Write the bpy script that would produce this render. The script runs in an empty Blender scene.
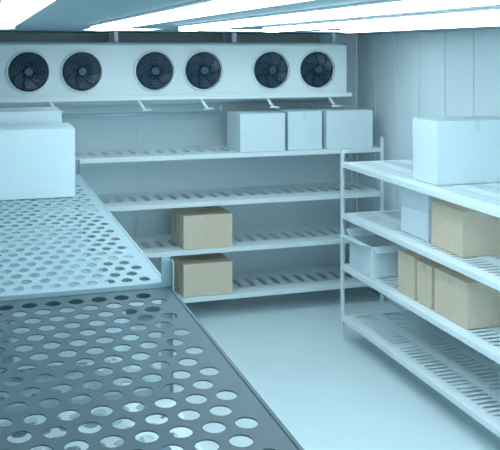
import bpy, bmesh, math
from mathutils import Vector, Matrix

S = bpy.context.scene
S.view_settings.view_transform = 'Standard'
S.view_settings.look = 'None'
S.view_settings.exposure = 0.27

# ---------------------------------------------------------------- materials
def mat(name, col, rough=0.5, metal=0.0, noise=0.0, nscale=8.0, bump=0.0, bscale=60.0, emit=None, estr=0.0, spec=0.5):
    m = bpy.data.materials.new(name); m.use_nodes = True
    nt = m.node_tree; b = nt.nodes['Principled BSDF']
    b.inputs['Base Color'].default_value = (*col, 1)
    b.inputs['Roughness'].default_value = rough
    b.inputs['Metallic'].default_value = metal
    b.inputs['Specular IOR Level'].default_value = spec
    tc = nt.nodes.new('ShaderNodeTexCoord')
    if noise > 0:
        n = nt.nodes.new('ShaderNodeTexNoise'); n.inputs['Scale'].default_value = nscale
        n.inputs['Detail'].default_value = 4
        r = nt.nodes.new('ShaderNodeValToRGB')
        r.color_ramp.elements[0].position = 0.3; r.color_ramp.elements[1].position = 0.7
        r.color_ramp.elements[0].color = (*[c*(1-noise) for c in col], 1)
        r.color_ramp.elements[1].color = (*[min(1, c*(1+noise)) for c in col], 1)
        nt.links.new(tc.outputs['Object'], n.inputs['Vector'])
        nt.links.new(n.outputs['Fac'], r.inputs['Fac'])
        nt.links.new(r.outputs['Color'], b.inputs['Base Color'])
    if bump > 0:
        n2 = nt.nodes.new('ShaderNodeTexNoise'); n2.inputs['Scale'].default_value = bscale
        bp = nt.nodes.new('ShaderNodeBump'); bp.inputs['Strength'].default_value = bump
        bp.inputs['Distance'].default_value = 0.01
        nt.links.new(tc.outputs['Object'], n2.inputs['Vector'])
        nt.links.new(n2.outputs['Fac'], bp.inputs['Height'])
        nt.links.new(bp.outputs['Normal'], b.inputs['Normal'])
    if emit:
        b.inputs['Emission Color'].default_value = (*emit, 1)
        b.inputs['Emission Strength'].default_value = estr
    return m

M_wall  = mat('wall_panel_paint', (0.75,0.87,0.913), 0.5, noise=0.01, nscale=2, spec=0.3)
M_seam  = mat('wall_seam_sealant', (0.40,0.55,0.62), 0.6)
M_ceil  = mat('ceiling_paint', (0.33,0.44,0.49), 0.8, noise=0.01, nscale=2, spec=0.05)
M_floor = mat('floor_epoxy', (0.71,0.845,0.89), 0.32, noise=0.02, nscale=3, bump=0.02, bscale=20)
M_rack  = mat('rack_white_coat', (0.78,0.88,0.918), 0.5, spec=0.3)
M_steel_dim = mat('rack_steel_dimmed', (0.064,0.115,0.140), 0.5, metal=0.0, noise=0.06, nscale=12, spec=0.35)  # near shelf steel, with the foreground dimness put into its base colour
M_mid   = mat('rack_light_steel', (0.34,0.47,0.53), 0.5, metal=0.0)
M_evap  = mat('evaporator_shell', (0.84,0.92,0.95), 0.4, spec=0.3)
M_dark  = mat('fan_black', (0.006,0.018,0.035), 0.45)
M_blade = mat('fan_blade', (0.018,0.055,0.095), 0.3)
M_wire  = mat('fan_guard_wire', (0.035,0.085,0.125), 0.3, metal=0.3)
M_kraft = mat('kraft_cardboard', (0.74,0.62,0.485), 0.8, noise=0.04, nscale=25, bump=0.05, spec=0.2)
M_ktape = mat('kraft_tape', (0.68,0.56,0.42), 0.5)
M_wcard = mat('white_cardboard', (0.72,0.84,0.888), 0.8, noise=0.01, nscale=20, spec=0.2)
M_wtape = mat('white_tape', (0.65,0.77,0.82), 0.5)
LC=(0.775,0.945,1.0)
M_lampA = mat('lamp_diffuser_dim', (0.9,0.95,1), 0.4, emit=LC, estr=3.8)
M_lampB = mat('lamp_diffuser', (0.9,0.95,1), 0.4, emit=LC, estr=12.0)
M_fillC = mat('fill_light_front', (0.9,0.95,1), 0.4, emit=LC, estr=14.0)  # glow of the fill added behind the camera
M_fillD = mat('fill_light_rear', (0.9,0.95,1), 0.4, emit=LC, estr=5.0)  # glow of the fill panels added at the back
M_cap   = mat('lamp_housing', (0.6,0.7,0.76), 0.4)
M_pipe  = mat('pipe_metal', (0.5,0.63,0.71), 0.35, metal=0.2)

# ---------------------------------------------------------------- builder
class MB:
    def __init__(s, mats): s.bm = bmesh.new(); s.mats = mats
    def box(s, x0,x1,y0,y1,z0,z1, m=0, M=None):
        vs = [s.bm.verts.new((x,y,z)) for z in (z0,z1) for y in (y0,y1) for x in (x0,x1)]
        if M:
            for v in vs: v.co = M @ v.co
        for f in ((0,2,3,1),(4,5,7,6),(0,1,5,4),(2,6,7,3),(0,4,6,2),(1,3,7,5)):
            s.bm.faces.new([vs[i] for i in f]).material_index = m
    def poly_prism(s, prof, x0, x1, m=0):   # profile in (y,z), extruded along x
        a = [s.bm.verts.new((x0,y,z)) for y,z in prof]; b = [s.bm.verts.new((x1,y,z)) for y,z in prof]
        n = len(prof)
        s.bm.faces.new(a[::-1]).material_index = m; s.bm.faces.new(b).material_index = m
        for i in range(n):
            s.bm.faces.new((a[i],a[(i+1)%n],b[(i+1)%n],b[i])).material_index = m
    def cyl(s, p0, p1, r, n=16, m=0, r2=None):
        p0=Vector(p0); p1=Vector(p1); d=(p1-p0); L=d.length
        q=d.to_track_quat('Z','Y').to_matrix().to_4x4()
        mt=Matrix.Translation((p0+p1)/2) @ q
        g=bmesh.ops.create_cone(s.bm, cap_ends=True, segments=n, radius1=r, radius2=r if r2 is None else r2, depth=L, matrix=mt)
        for f in {f for v in g['verts'] for f in v.link_faces}: f.material_index=m; f.smooth = len(f.verts)==4
    def torus(s, c, R, r, axis='Y', n=40, k=8, m=0):
        vs=[]
        for i in range(n):
            a=2*math.pi*i/n
            row=[]
            for j in range(k):
                b=2*math.pi*j/k
                rr=R+r*math.cos(b); h=r*math.sin(b)
                row.append(s.bm.verts.new((c[0]+rr*math.cos(a), c[1]+h, c[2]+rr*math.sin(a))))
            vs.append(row)
        for i in range(n):
            for j in range(k):
                f=s.bm.faces.new((vs[i][j],vs[(i+1)%n][j],vs[(i+1)%n][(j+1)%k],vs[i][(j+1)%k])); f.smooth=True; f.material_index=m
    def obj(s, name, parent=None, bevel=0.0, loc=(0,0,0), solid=0.0, segs=2):
        bmesh.ops.recalc_face_normals(s.bm, faces=s.bm.faces)
        me=bpy.data.meshes.new(name); s.bm.to_mesh(me); s.bm.free()
        for m in s.mats: me.materials.append(m)
        o=bpy.data.objects.new(name, me); S.collection.objects.link(o)
        if parent: o.parent=parent
        o.location=loc
        if solid:
            md=o.modifiers.new('sol','SOLIDIFY'); md.thickness=solid; md.offset=-1
        if bevel:
            md=o.modifiers.new('bev','BEVEL'); md.width=bevel; md.segments=segs; md.limit_method='ANGLE'; md.angle_limit=math.radians(50)
        return o

def empty(name, loc=(0,0,0)):
    e=bpy.data.objects.new(name,None); e.location=loc; S.collection.objects.link(e); e.empty_display_size=0.1
    return e

def sheet(name, parent, W, L, z, px, py, hx, hy, stagger, mt, n=16, margin=0.03, thick=0.004, x0=0, y0=0):
    """perforated sheet from (x0,y0), size W x L, with obround holes hx x hy on pitch px,py (n multiple of 8)"""
    bm=bmesh.new()
    def q(xa,xb,ya,yb):
        if xb-xa<1e-5 or yb-ya<1e-5: return
        bm.faces.new([bm.verts.new(p) for p in ((xa,ya,z),(xb,ya,z),(xb,yb,z),(xa,yb,z))])
    iw=W-2*margin; il=L-2*margin
    nx=int(iw//px); ny=int(il//py); cx=iw/nx; cy=il/ny
    q(x0,x0+W,y0,y0+margin); q(x0,x0+W,y0+L-margin,y0+L)
    q(x0,x0+margin,y0+margin,y0+L-margin); q(x0+W-margin,x0+W,y0+margin,y0+L-margin)
    a=hx/2; b=hy/2; r=min(a,b)
    ell = stagger
    for j in range(ny):
        ya=y0+margin+j*cy
        off = cx/2 if (stagger and j%2) else 0
        cnt = nx-1 if off else nx
        if off:
            q(x0+margin,x0+margin+off,ya,ya+cy); q(x0+W-margin-off,x0+W-margin,ya,ya+cy)
        for i in range(cnt):
            mx=x0+margin+off+(i+.5)*cx; my=ya+cy/2
            inn=[];out=[]
            for k in range(n):
                t=2*math.pi*k/n
                c,s_=math.cos(t),math.sin(t)
                sg=lambda v:0 if abs(v)<1e-6 else (1 if v>0 else -1)
                if ell: inn.append(bm.verts.new((mx+c*a, my+s_*b, z)))
                else: inn.append(bm.verts.new((mx+c*r+sg(c)*(a-r), my+s_*r+sg(s_)*(b-r), z)))
                mxx=max(abs(c),abs(s_))
                out.append(bm.verts.new((mx+c/mxx*cx/2, my+s_/mxx*cy/2, z)))
            for k in range(n):
                bm.faces.new((inn[k],out[k],out[(k+1)%n],inn[(k+1)%n]))
    bmesh.ops.remove_doubles(bm, verts=bm.verts, dist=1e-5)
    for f in bm.faces:
        f.normal_update()
        if f.normal.z<0: f.normal_flip()
    me=bpy.data.meshes.new(name); bm.to_mesh(me); bm.free(); me.materials.append(mt)
    o=bpy.data.objects.new(name,me); S.collection.objects.link(o); o.parent=parent
    md=o.modifiers.new('sol','SOLIDIFY'); md.thickness=thick; md.offset=-1
    return o

def rack(name, x0,x1,y0,y1, levels, hole, m_sheet, m_frame, top=1.64, lip=0.04, m_low=None, along='y', holes_n=16, ribs=3, hole_low=None, m_post=None):
    e=empty(name,(x0,y0,0)); W=x1-x0; L=y1-y0
    p=MB([m_post or m_frame]); t=0.035
    xs=[(0,1),(W,-1)]; ys=[(0,1),(L,-1)]
    for (px_,sx) in xs:
        for (py_,sy) in ys:
            p.box(min(px_,px_+sx*t),max(px_,px_+sx*t),min(py_,py_+sy*.005),max(py_,py_+sy*.005),0.01,top)
            p.box(min(px_,px_+sx*.005),max(px_,px_+sx*.005),min(py_+sy*.005,py_+sy*t),max(py_+sy*.005,py_+sy*t),0.01,top)
            p.box(min(px_-sx*.004,px_+sx*(t+.006)),max(px_-sx*.004,px_+sx*(t+.006)),min(py_-sy*.004,py_+sy*(t+.006)),max(py_-sy*.004,py_+sy*(t+.006)),0,0.012)
    p.obj('posts',e)
    for li,z in enumerate(levels):
        # folded frame of the shelf
        low = li<len(levels)-1
        f=MB([m_low if (m_low and low) else m_frame]); g=0.006
        f.box(g,W-g,g,g+.014,z-lip,z+.003); f.box(g,W-g,L-g-.014,L-g,z-lip,z+.003)
        f.box(g,g+.014,g+.014,L-g-.014,z-lip,z+.003); f.box(W-g-.014,W-g,g+.014,L-g-.014,z-lip,z+.003)
        # stiffening ribs beneath the sheet
        nr=ribs
        for k in range(1,nr+1):
            if along=='y':
                yy=L*k/(nr+1); f.box(g+.014,W-g-.014,yy-.01,yy+.01,z-lip,z-.006)
            else:
                xx=W*k/(nr+1); f.box(xx-.01,xx+.01,g+.014,L-g-.014,z-lip,z-.006)
        f.obj('shelf_frame_%d'%(li+1),e,bevel=.003)
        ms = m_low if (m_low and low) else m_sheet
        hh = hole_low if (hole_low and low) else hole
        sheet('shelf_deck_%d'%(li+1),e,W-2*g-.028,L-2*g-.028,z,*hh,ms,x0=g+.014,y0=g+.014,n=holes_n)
    return e

def carton(name, x0,x1,y0,y1,z, h, white=False, seam='x', open_=False, rot=0):
    body,tape=(M_wcard,M_wtape) if white else (M_kraft,M_ktape)
    w=x1-x0; d=y1-y0; hw=w/2; hd=d/2; t=.005
    e=MB([body,tape])
    if not open_:
        e.box(-hw,hw,-hd,hd,0,h-t)
        if seam=='x':
            e.box(-hw,hw,-hd,-.002,h-t,h); e.box(-hw,hw,.002,hd,h-t,h)
            e.box(-hw-.001,hw+.001,-.022,.022,h,h+.0012,1)
            e.box(-hw-.0015,-hw,-.022,.022,h-.07,h+.0012,1); e.box(hw,hw+.0015,-.022,.022,h-.07,h+.0012,1)
        else:
            e.box(-hw,-.002,-hd,hd,h-t,h); e.box(.002,hw,-hd,hd,h-t,h)
            e.box(-.022,.022,-hd-.001,hd+.001,h,h+.0012,1)
            e.box(-.022,.022,-hd-.0015,-hd,h-.07,h+.0012,1); e.box(-.022,.022,hd,hd+.0015,h-.07,h+.0012,1)
    else:
        e.box(-hw,hw,-hd,hd,0,t); e.box(-hw,hw,-hd,-hd+t,t,h); e.box(-hw,hw,hd-t,hd,t,h)
        e.box(-hw,-hw+t,-hd+t,hd-t,t,h); e.box(hw-t,hw,-hd+t,hd-t,t,h)
        fl=hd*.55
        for sx,ang in ((-1,15),(1,35)):
            M=Matrix.Translation((sx*hw,0,h)) @ Matrix.Rotation(math.radians(-sx*ang),4,'Y')
            e.box(*(sorted((0,sx*fl))),-hd,hd,0,t,0,M)
        for sy,ang in ((-1,-20),(1,30)):
            M=Matrix.Translation((0,sy*hd,h)) @ Matrix.Rotation(math.radians(sy*ang),4,'X')
            e.box(-hw,hw,*(sorted((0,sy*fl*.8))),0,t,0,M)
    o=e.obj(name,bevel=.002,loc=((x0+x1)/2,(y0+y1)/2,z))
    o.rotation_euler.z=math.radians(rot)
    return o

# ---------------------------------------------------------------- room
XL,XR,YF,YB,ZC=-0.75,3.92,-1.6,8.52,2.67
b=MB([M_floor]); b.box(XL-.12,XR+.12,YF-.12,YB+.12,-.1,0); b.obj('floor')
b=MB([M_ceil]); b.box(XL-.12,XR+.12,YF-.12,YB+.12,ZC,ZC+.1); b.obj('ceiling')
def panel_wall(name, fixed, inward, a0, a1, axis, step, start, gap=.002, bev=.004):
    w=MB([M_wall,M_seam])
    th=.03
    lo,hi=sorted((fixed,fixed-inward*th)); blo,bhi=sorted((fixed-inward*th,fixed-inward*.12))
    cuts=[a0]; c=start
    while c<a1:
        if c>a0+.05: cuts.append(c)
        c+=step
    cuts.append(a1)
    for u,v in zip(cuts[:-1],cuts[1:]):
        if axis=='y': w.box(lo,hi,u+gap,v-gap,0,ZC)
        else: w.box(u+gap,v-gap,lo,hi,0,ZC)
    if axis=='y': w.box(blo,bhi,a0,a1,0,ZC,1)
    else: w.box(a0,a1,blo,bhi,0,ZC,1)
    return w.obj(name,bevel=bev)
panel_wall('wall_right',XR,-1,YF,YB,'y',.46,YB-.46*22,.007,.008)
panel_wall('wall_left',XL,1,YF,YB,'y',.46,YB-.46*22,.007,.008)
panel_wall('wall_back',YB,-1,XL,XR,'x',1.2,XR-1.2*4,.0005,.001)
panel_wall('wall_front',YF,1,XL,XR,'x',1.2,XR-1.2*4,.0005,.001)
b=MB([M_wall]); b.box(XR-.03,XR,YF,YB-.03,0,.06); b.obj('baseboard_right',bevel=.01)
b=MB([M_wall]); b.box(XL,XR,YB-.03,YB,0,.06); b.obj('baseboard_back',bevel=.01)

# ---------------------------------------------------------------- racks
LV=[0.21,0.65,1.09,1.53]
rack('storage_rack', .50,3.83,7.69,8.44, LV, (.125,.34,.058,.29,False), M_rack, M_rack, along='x')
rack('storage_rack', 2.98,3.86,3.50,6.81, LV, (.20,.062,.165,.030,False), M_rack, M_rack)
HF=(.070,.100,.048,.070,True)
HN=(.082,.094,.060,.070,True)
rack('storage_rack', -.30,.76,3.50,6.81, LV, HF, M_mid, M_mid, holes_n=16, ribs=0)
rack('storage_rack', -.30,.76,.15,3.45, LV, HN, M_steel_dim, M_steel_dim, holes_n=24, m_low=M_rack, ribs=0, m_post=M_mid)

# ---------------------------------------------------------------- cartons
zt=1.534
carton('white_carton',2.36,2.81,7.74,8.20,zt,.36,True)
carton('white_carton',2.85,3.20,7.76,8.20,zt,.37,True,'y')
carton('white_carton',3.24,3.73,7.73,8.20,zt,.37,True)
for z,h in ((.654,.31),(.214,.30)):
    for k in range(3):
        carton('kraft_carton',1.81,2.28,7.73+k*.185,7.73+k*.185+.165,z,h-.006*k,False,'x')
# right rack
carton('white_carton',3.12,3.78,5.42,5.78,zt,.455,True,'y')
carton('white_carton',3.15,3.70,5.60,6.02,1.094,.20,True,'y')
carton('white_carton',3.15,3.70,5.60,6.02,1.296,.20,True,'y')
carton('kraft_carton',3.13,3.66,5.10,5.52,1.094,.31,False,'y')
carton('white_carton',3.03,3.50,6.30,6.73,.654,.25,True,'y',open_=True)
carton('kraft_carton',3.07,3.55,5.66,5.92,.654,.315,False,'x')
carton('kraft_carton',3.08,3.50,5.43,5.64,.654,.30,False,'x')
carton('kraft_carton',3.08,3.60,4.96,5.39,.654,.305,False,'x')
# left rack
carton('white_carton',.0,.61,5.73,6.20,zt,.45,True,'x')
carton('white_carton',-.05,.57,6.25,6.72,zt,.53,True,'x')
carton('white_carton',.15,.60,3.9,4.3,1.094,.25,True,'x')
carton('white_carton',.10,.60,5.0,5.5,1.094,.3,True,'x')
carton('white_carton',.2,.6,1.9,2.2,.654,.28,True,'x')

# ---------------------------------------------------------------- evaporator
ev=empty('evaporator_unit',(0,7.9,0))
ex0,ex1=.0,3.53
b=MB([M_evap])
b.poly_prism([(0,2.06),(0,2.55),(.04,2.57),(.56,2.57),(.56,2.06)],ex0,ex1)
b.obj('housing',ev,bevel=.012)
b=MB([M_evap])
b.poly_prism([(-.05,2.035),(-.05,2.075),(-.035,2.075),(-.03,2.058),(.58,2.058),(.58,1.96),(.5,1.96)],ex0-.02,ex1+.03)
b.obj('drip_tray',ev,bevel=.004)
b=MB([M_evap])
for x in (ex0+.15,1.23,2.38,ex1-.1):
    b.box(x-.02,x+.02,.1,.13,2.57,ZC); b.box(x-.02,x+.02,.45,.48,2.57,ZC)
b.obj('hangers',ev)
for i,fx in enumerate((.43,.90,1.57,2.04,2.72,3.20)):
    R=.175; fz=2.305
    f=MB([M_dark,M_blade,M_wire,M_evap])
    f.torus((fx,-.004,fz),R+.010,.012,m=3)
    f.cyl((fx,-.002,fz),(fx,-.008,fz),R+.002,48,0)
    # blades
    nb=7
    for k in range(nb):
        a0=2*math.pi*k/nb; rows=[]
        for u in range(6):
            rr=.045+(R-.06)*u/5; wid=.36+.12*math.sin(u/5*math.pi)
            sweep=.45*u/5; row=[]
            for v in range(5):
                a=a0+sweep+(v/4-.5)*2*wid*.75
                row.append(f.bm.verts.new((fx+rr*math.cos(a),-.024+(v/4-.5)*.022,fz+rr*math.sin(a))))
            rows.append(row)
        for u in range(5):
            for v in range(4):
                fc=f.bm.faces.new((rows[u][v],rows[u+1][v],rows[u+1][v+1],rows[u][v+1])); fc.material_index=1; fc.smooth=True
    f.cyl((fx,-.008,fz),(fx,-.045,fz),.048,24,1,r2=.04)
    # guard
    for k in range(6):
        rr=R*(k+1.3)/6.3
        f.torus((fx,-.050-.012*(1-(rr/R)**2),fz),rr,.0022,n=40,k=6,m=2)
    for k in range(8):
        a=2*math.pi*k/8+.2
        f.cyl((fx+.03*math.cos(a),-.062,fz+.03*math.sin(a)),(fx+R*math.cos(a),-.05,fz+R*math.sin(a)),.0028,6,2)
        f.cyl((fx+R*math.cos(a),-.05,fz+R*math.sin(a)),(fx+(R+.004)*math.cos(a),0,fz+(R+.004)*math.sin(a)),.0028,6,2)
    f.cyl((fx,-.058,fz),(fx,-.066,fz),.034,20,2)
    f.obj('fan_%d'%(i+1),ev)
b=MB([M_evap])
for x in (.62,1.42,2.02,2.68,3.33):
    M=Matrix.Translation((x,-.02,2.03)) @ Matrix.Rotation(math.radians(-35),4,'Y')
    b.box(-.012,.012,0,.03,-.10,.02,0,M)
    b.box(x+.03,x+.12,-.02,.012,1.935,1.95)
b.obj('tray_brackets',ev,bevel=.003)
b=MB([M_pipe])
b.cyl((.1,.30,1.88),(2.3,.30,1.88),.018); b.cyl((2.3,.30,1.88),(2.3,.30,1.97),.018)
b.cyl((.1,.30,1.88),(.1,.30,1.97),.018)
b.obj('drain_pipe',ev)

# ---------------------------------------------------------------- lamps
def lamp(xr, y0, y1, w=.14, M_lamp=None):
    xc=xr-w/2
    e=empty('ceiling_lamp',(xc,y0,ZC))  # ceiling battens, and also the added fill behind the camera
    h=MB([M_cap]); h.box(-w/2,w/2,0,y1-y0,-.012,0)
    h.box(-w/2,w/2,-.012,0,-.042,0); h.box(-w/2,w/2,y1-y0,y1-y0+.012,-.042,0)
    h.obj('housing',e,bevel=.003)
    d=MB([M_lamp]); L=y1-y0
    a=[(-w/2+.004,-.013),(-w/2+.010,-.028),(-w/4,-.040),(w/4,-.040),(w/2-.010,-.028),(w/2-.004,-.013)]
    v0=[d.bm.verts.new((x,.001,z)) for x,z in a]; v1=[d.bm.verts.new((x,L-.001,z)) for x,z in a]
    for i in range(5): d.bm.faces.new((v0[i],v0[i+1],v1[i+1],v1[i]))
    d.bm.faces.new(v0); d.bm.faces.new(v1[::-1]); d.bm.faces.new((v0[0],v1[0],v1[5],v0[5]))
    d.obj('diffuser',e)
for xr,y1,w_,m_ in ((.22,5.5,.15,M_lampA),(.87,5.85,.15,M_lampA),(1.44,5.75,.13,M_lampB),(2.07,5.85,.12,M_lampB),(2.68,5.9,.10,M_lampB)):
    lamp(xr,1.9,y1,w_,m_)
for xr in (1.2,2.4,3.4):  # unseen fill added behind the camera to light front-facing surfaces
    lamp(xr,-1.3,.9,.2,M_fillC)
# added fill panels, flush with the ceiling, to brighten the back of the room
for x0_ in (.8,1.8,2.8):
    e=empty('added_fill_panel',(x0_,6.6,ZC))
    h=MB([M_cap]); h.box(0,.6,0,.02,-.006,0); h.box(0,.6,.58,.6,-.006,0); h.box(0,.02,.02,.58,-.006,0); h.box(.58,.6,.02,.58,-.006,0)
    h.obj('frame',e)
    d=MB([M_fillD]); d.box(.02,.58,.02,.58,-.003,0); d.obj('diffuser',e)

# world (sealed room: hardly matters)
w=bpy.data.worlds.new('world'); S.world=w; w.use_nodes=True
w.node_tree.nodes['Background'].inputs[0].default_value=(.6,.8,.9,1)
w.node_tree.nodes['Background'].inputs[1].default_value=.3

# ---------------------------------------------------------------- camera
cd=bpy.data.cameras.new('camera'); co=bpy.data.objects.new('camera',cd); S.collection.objects.link(co)
co.location=(0,0,2.5); co.rotation_euler=(math.radians(90),0,-math.atan2(272,857))
cd.sensor_width=36; cd.lens=36*857/500; cd.shift_y=-0.35; cd.clip_start=.05
S.camera=co
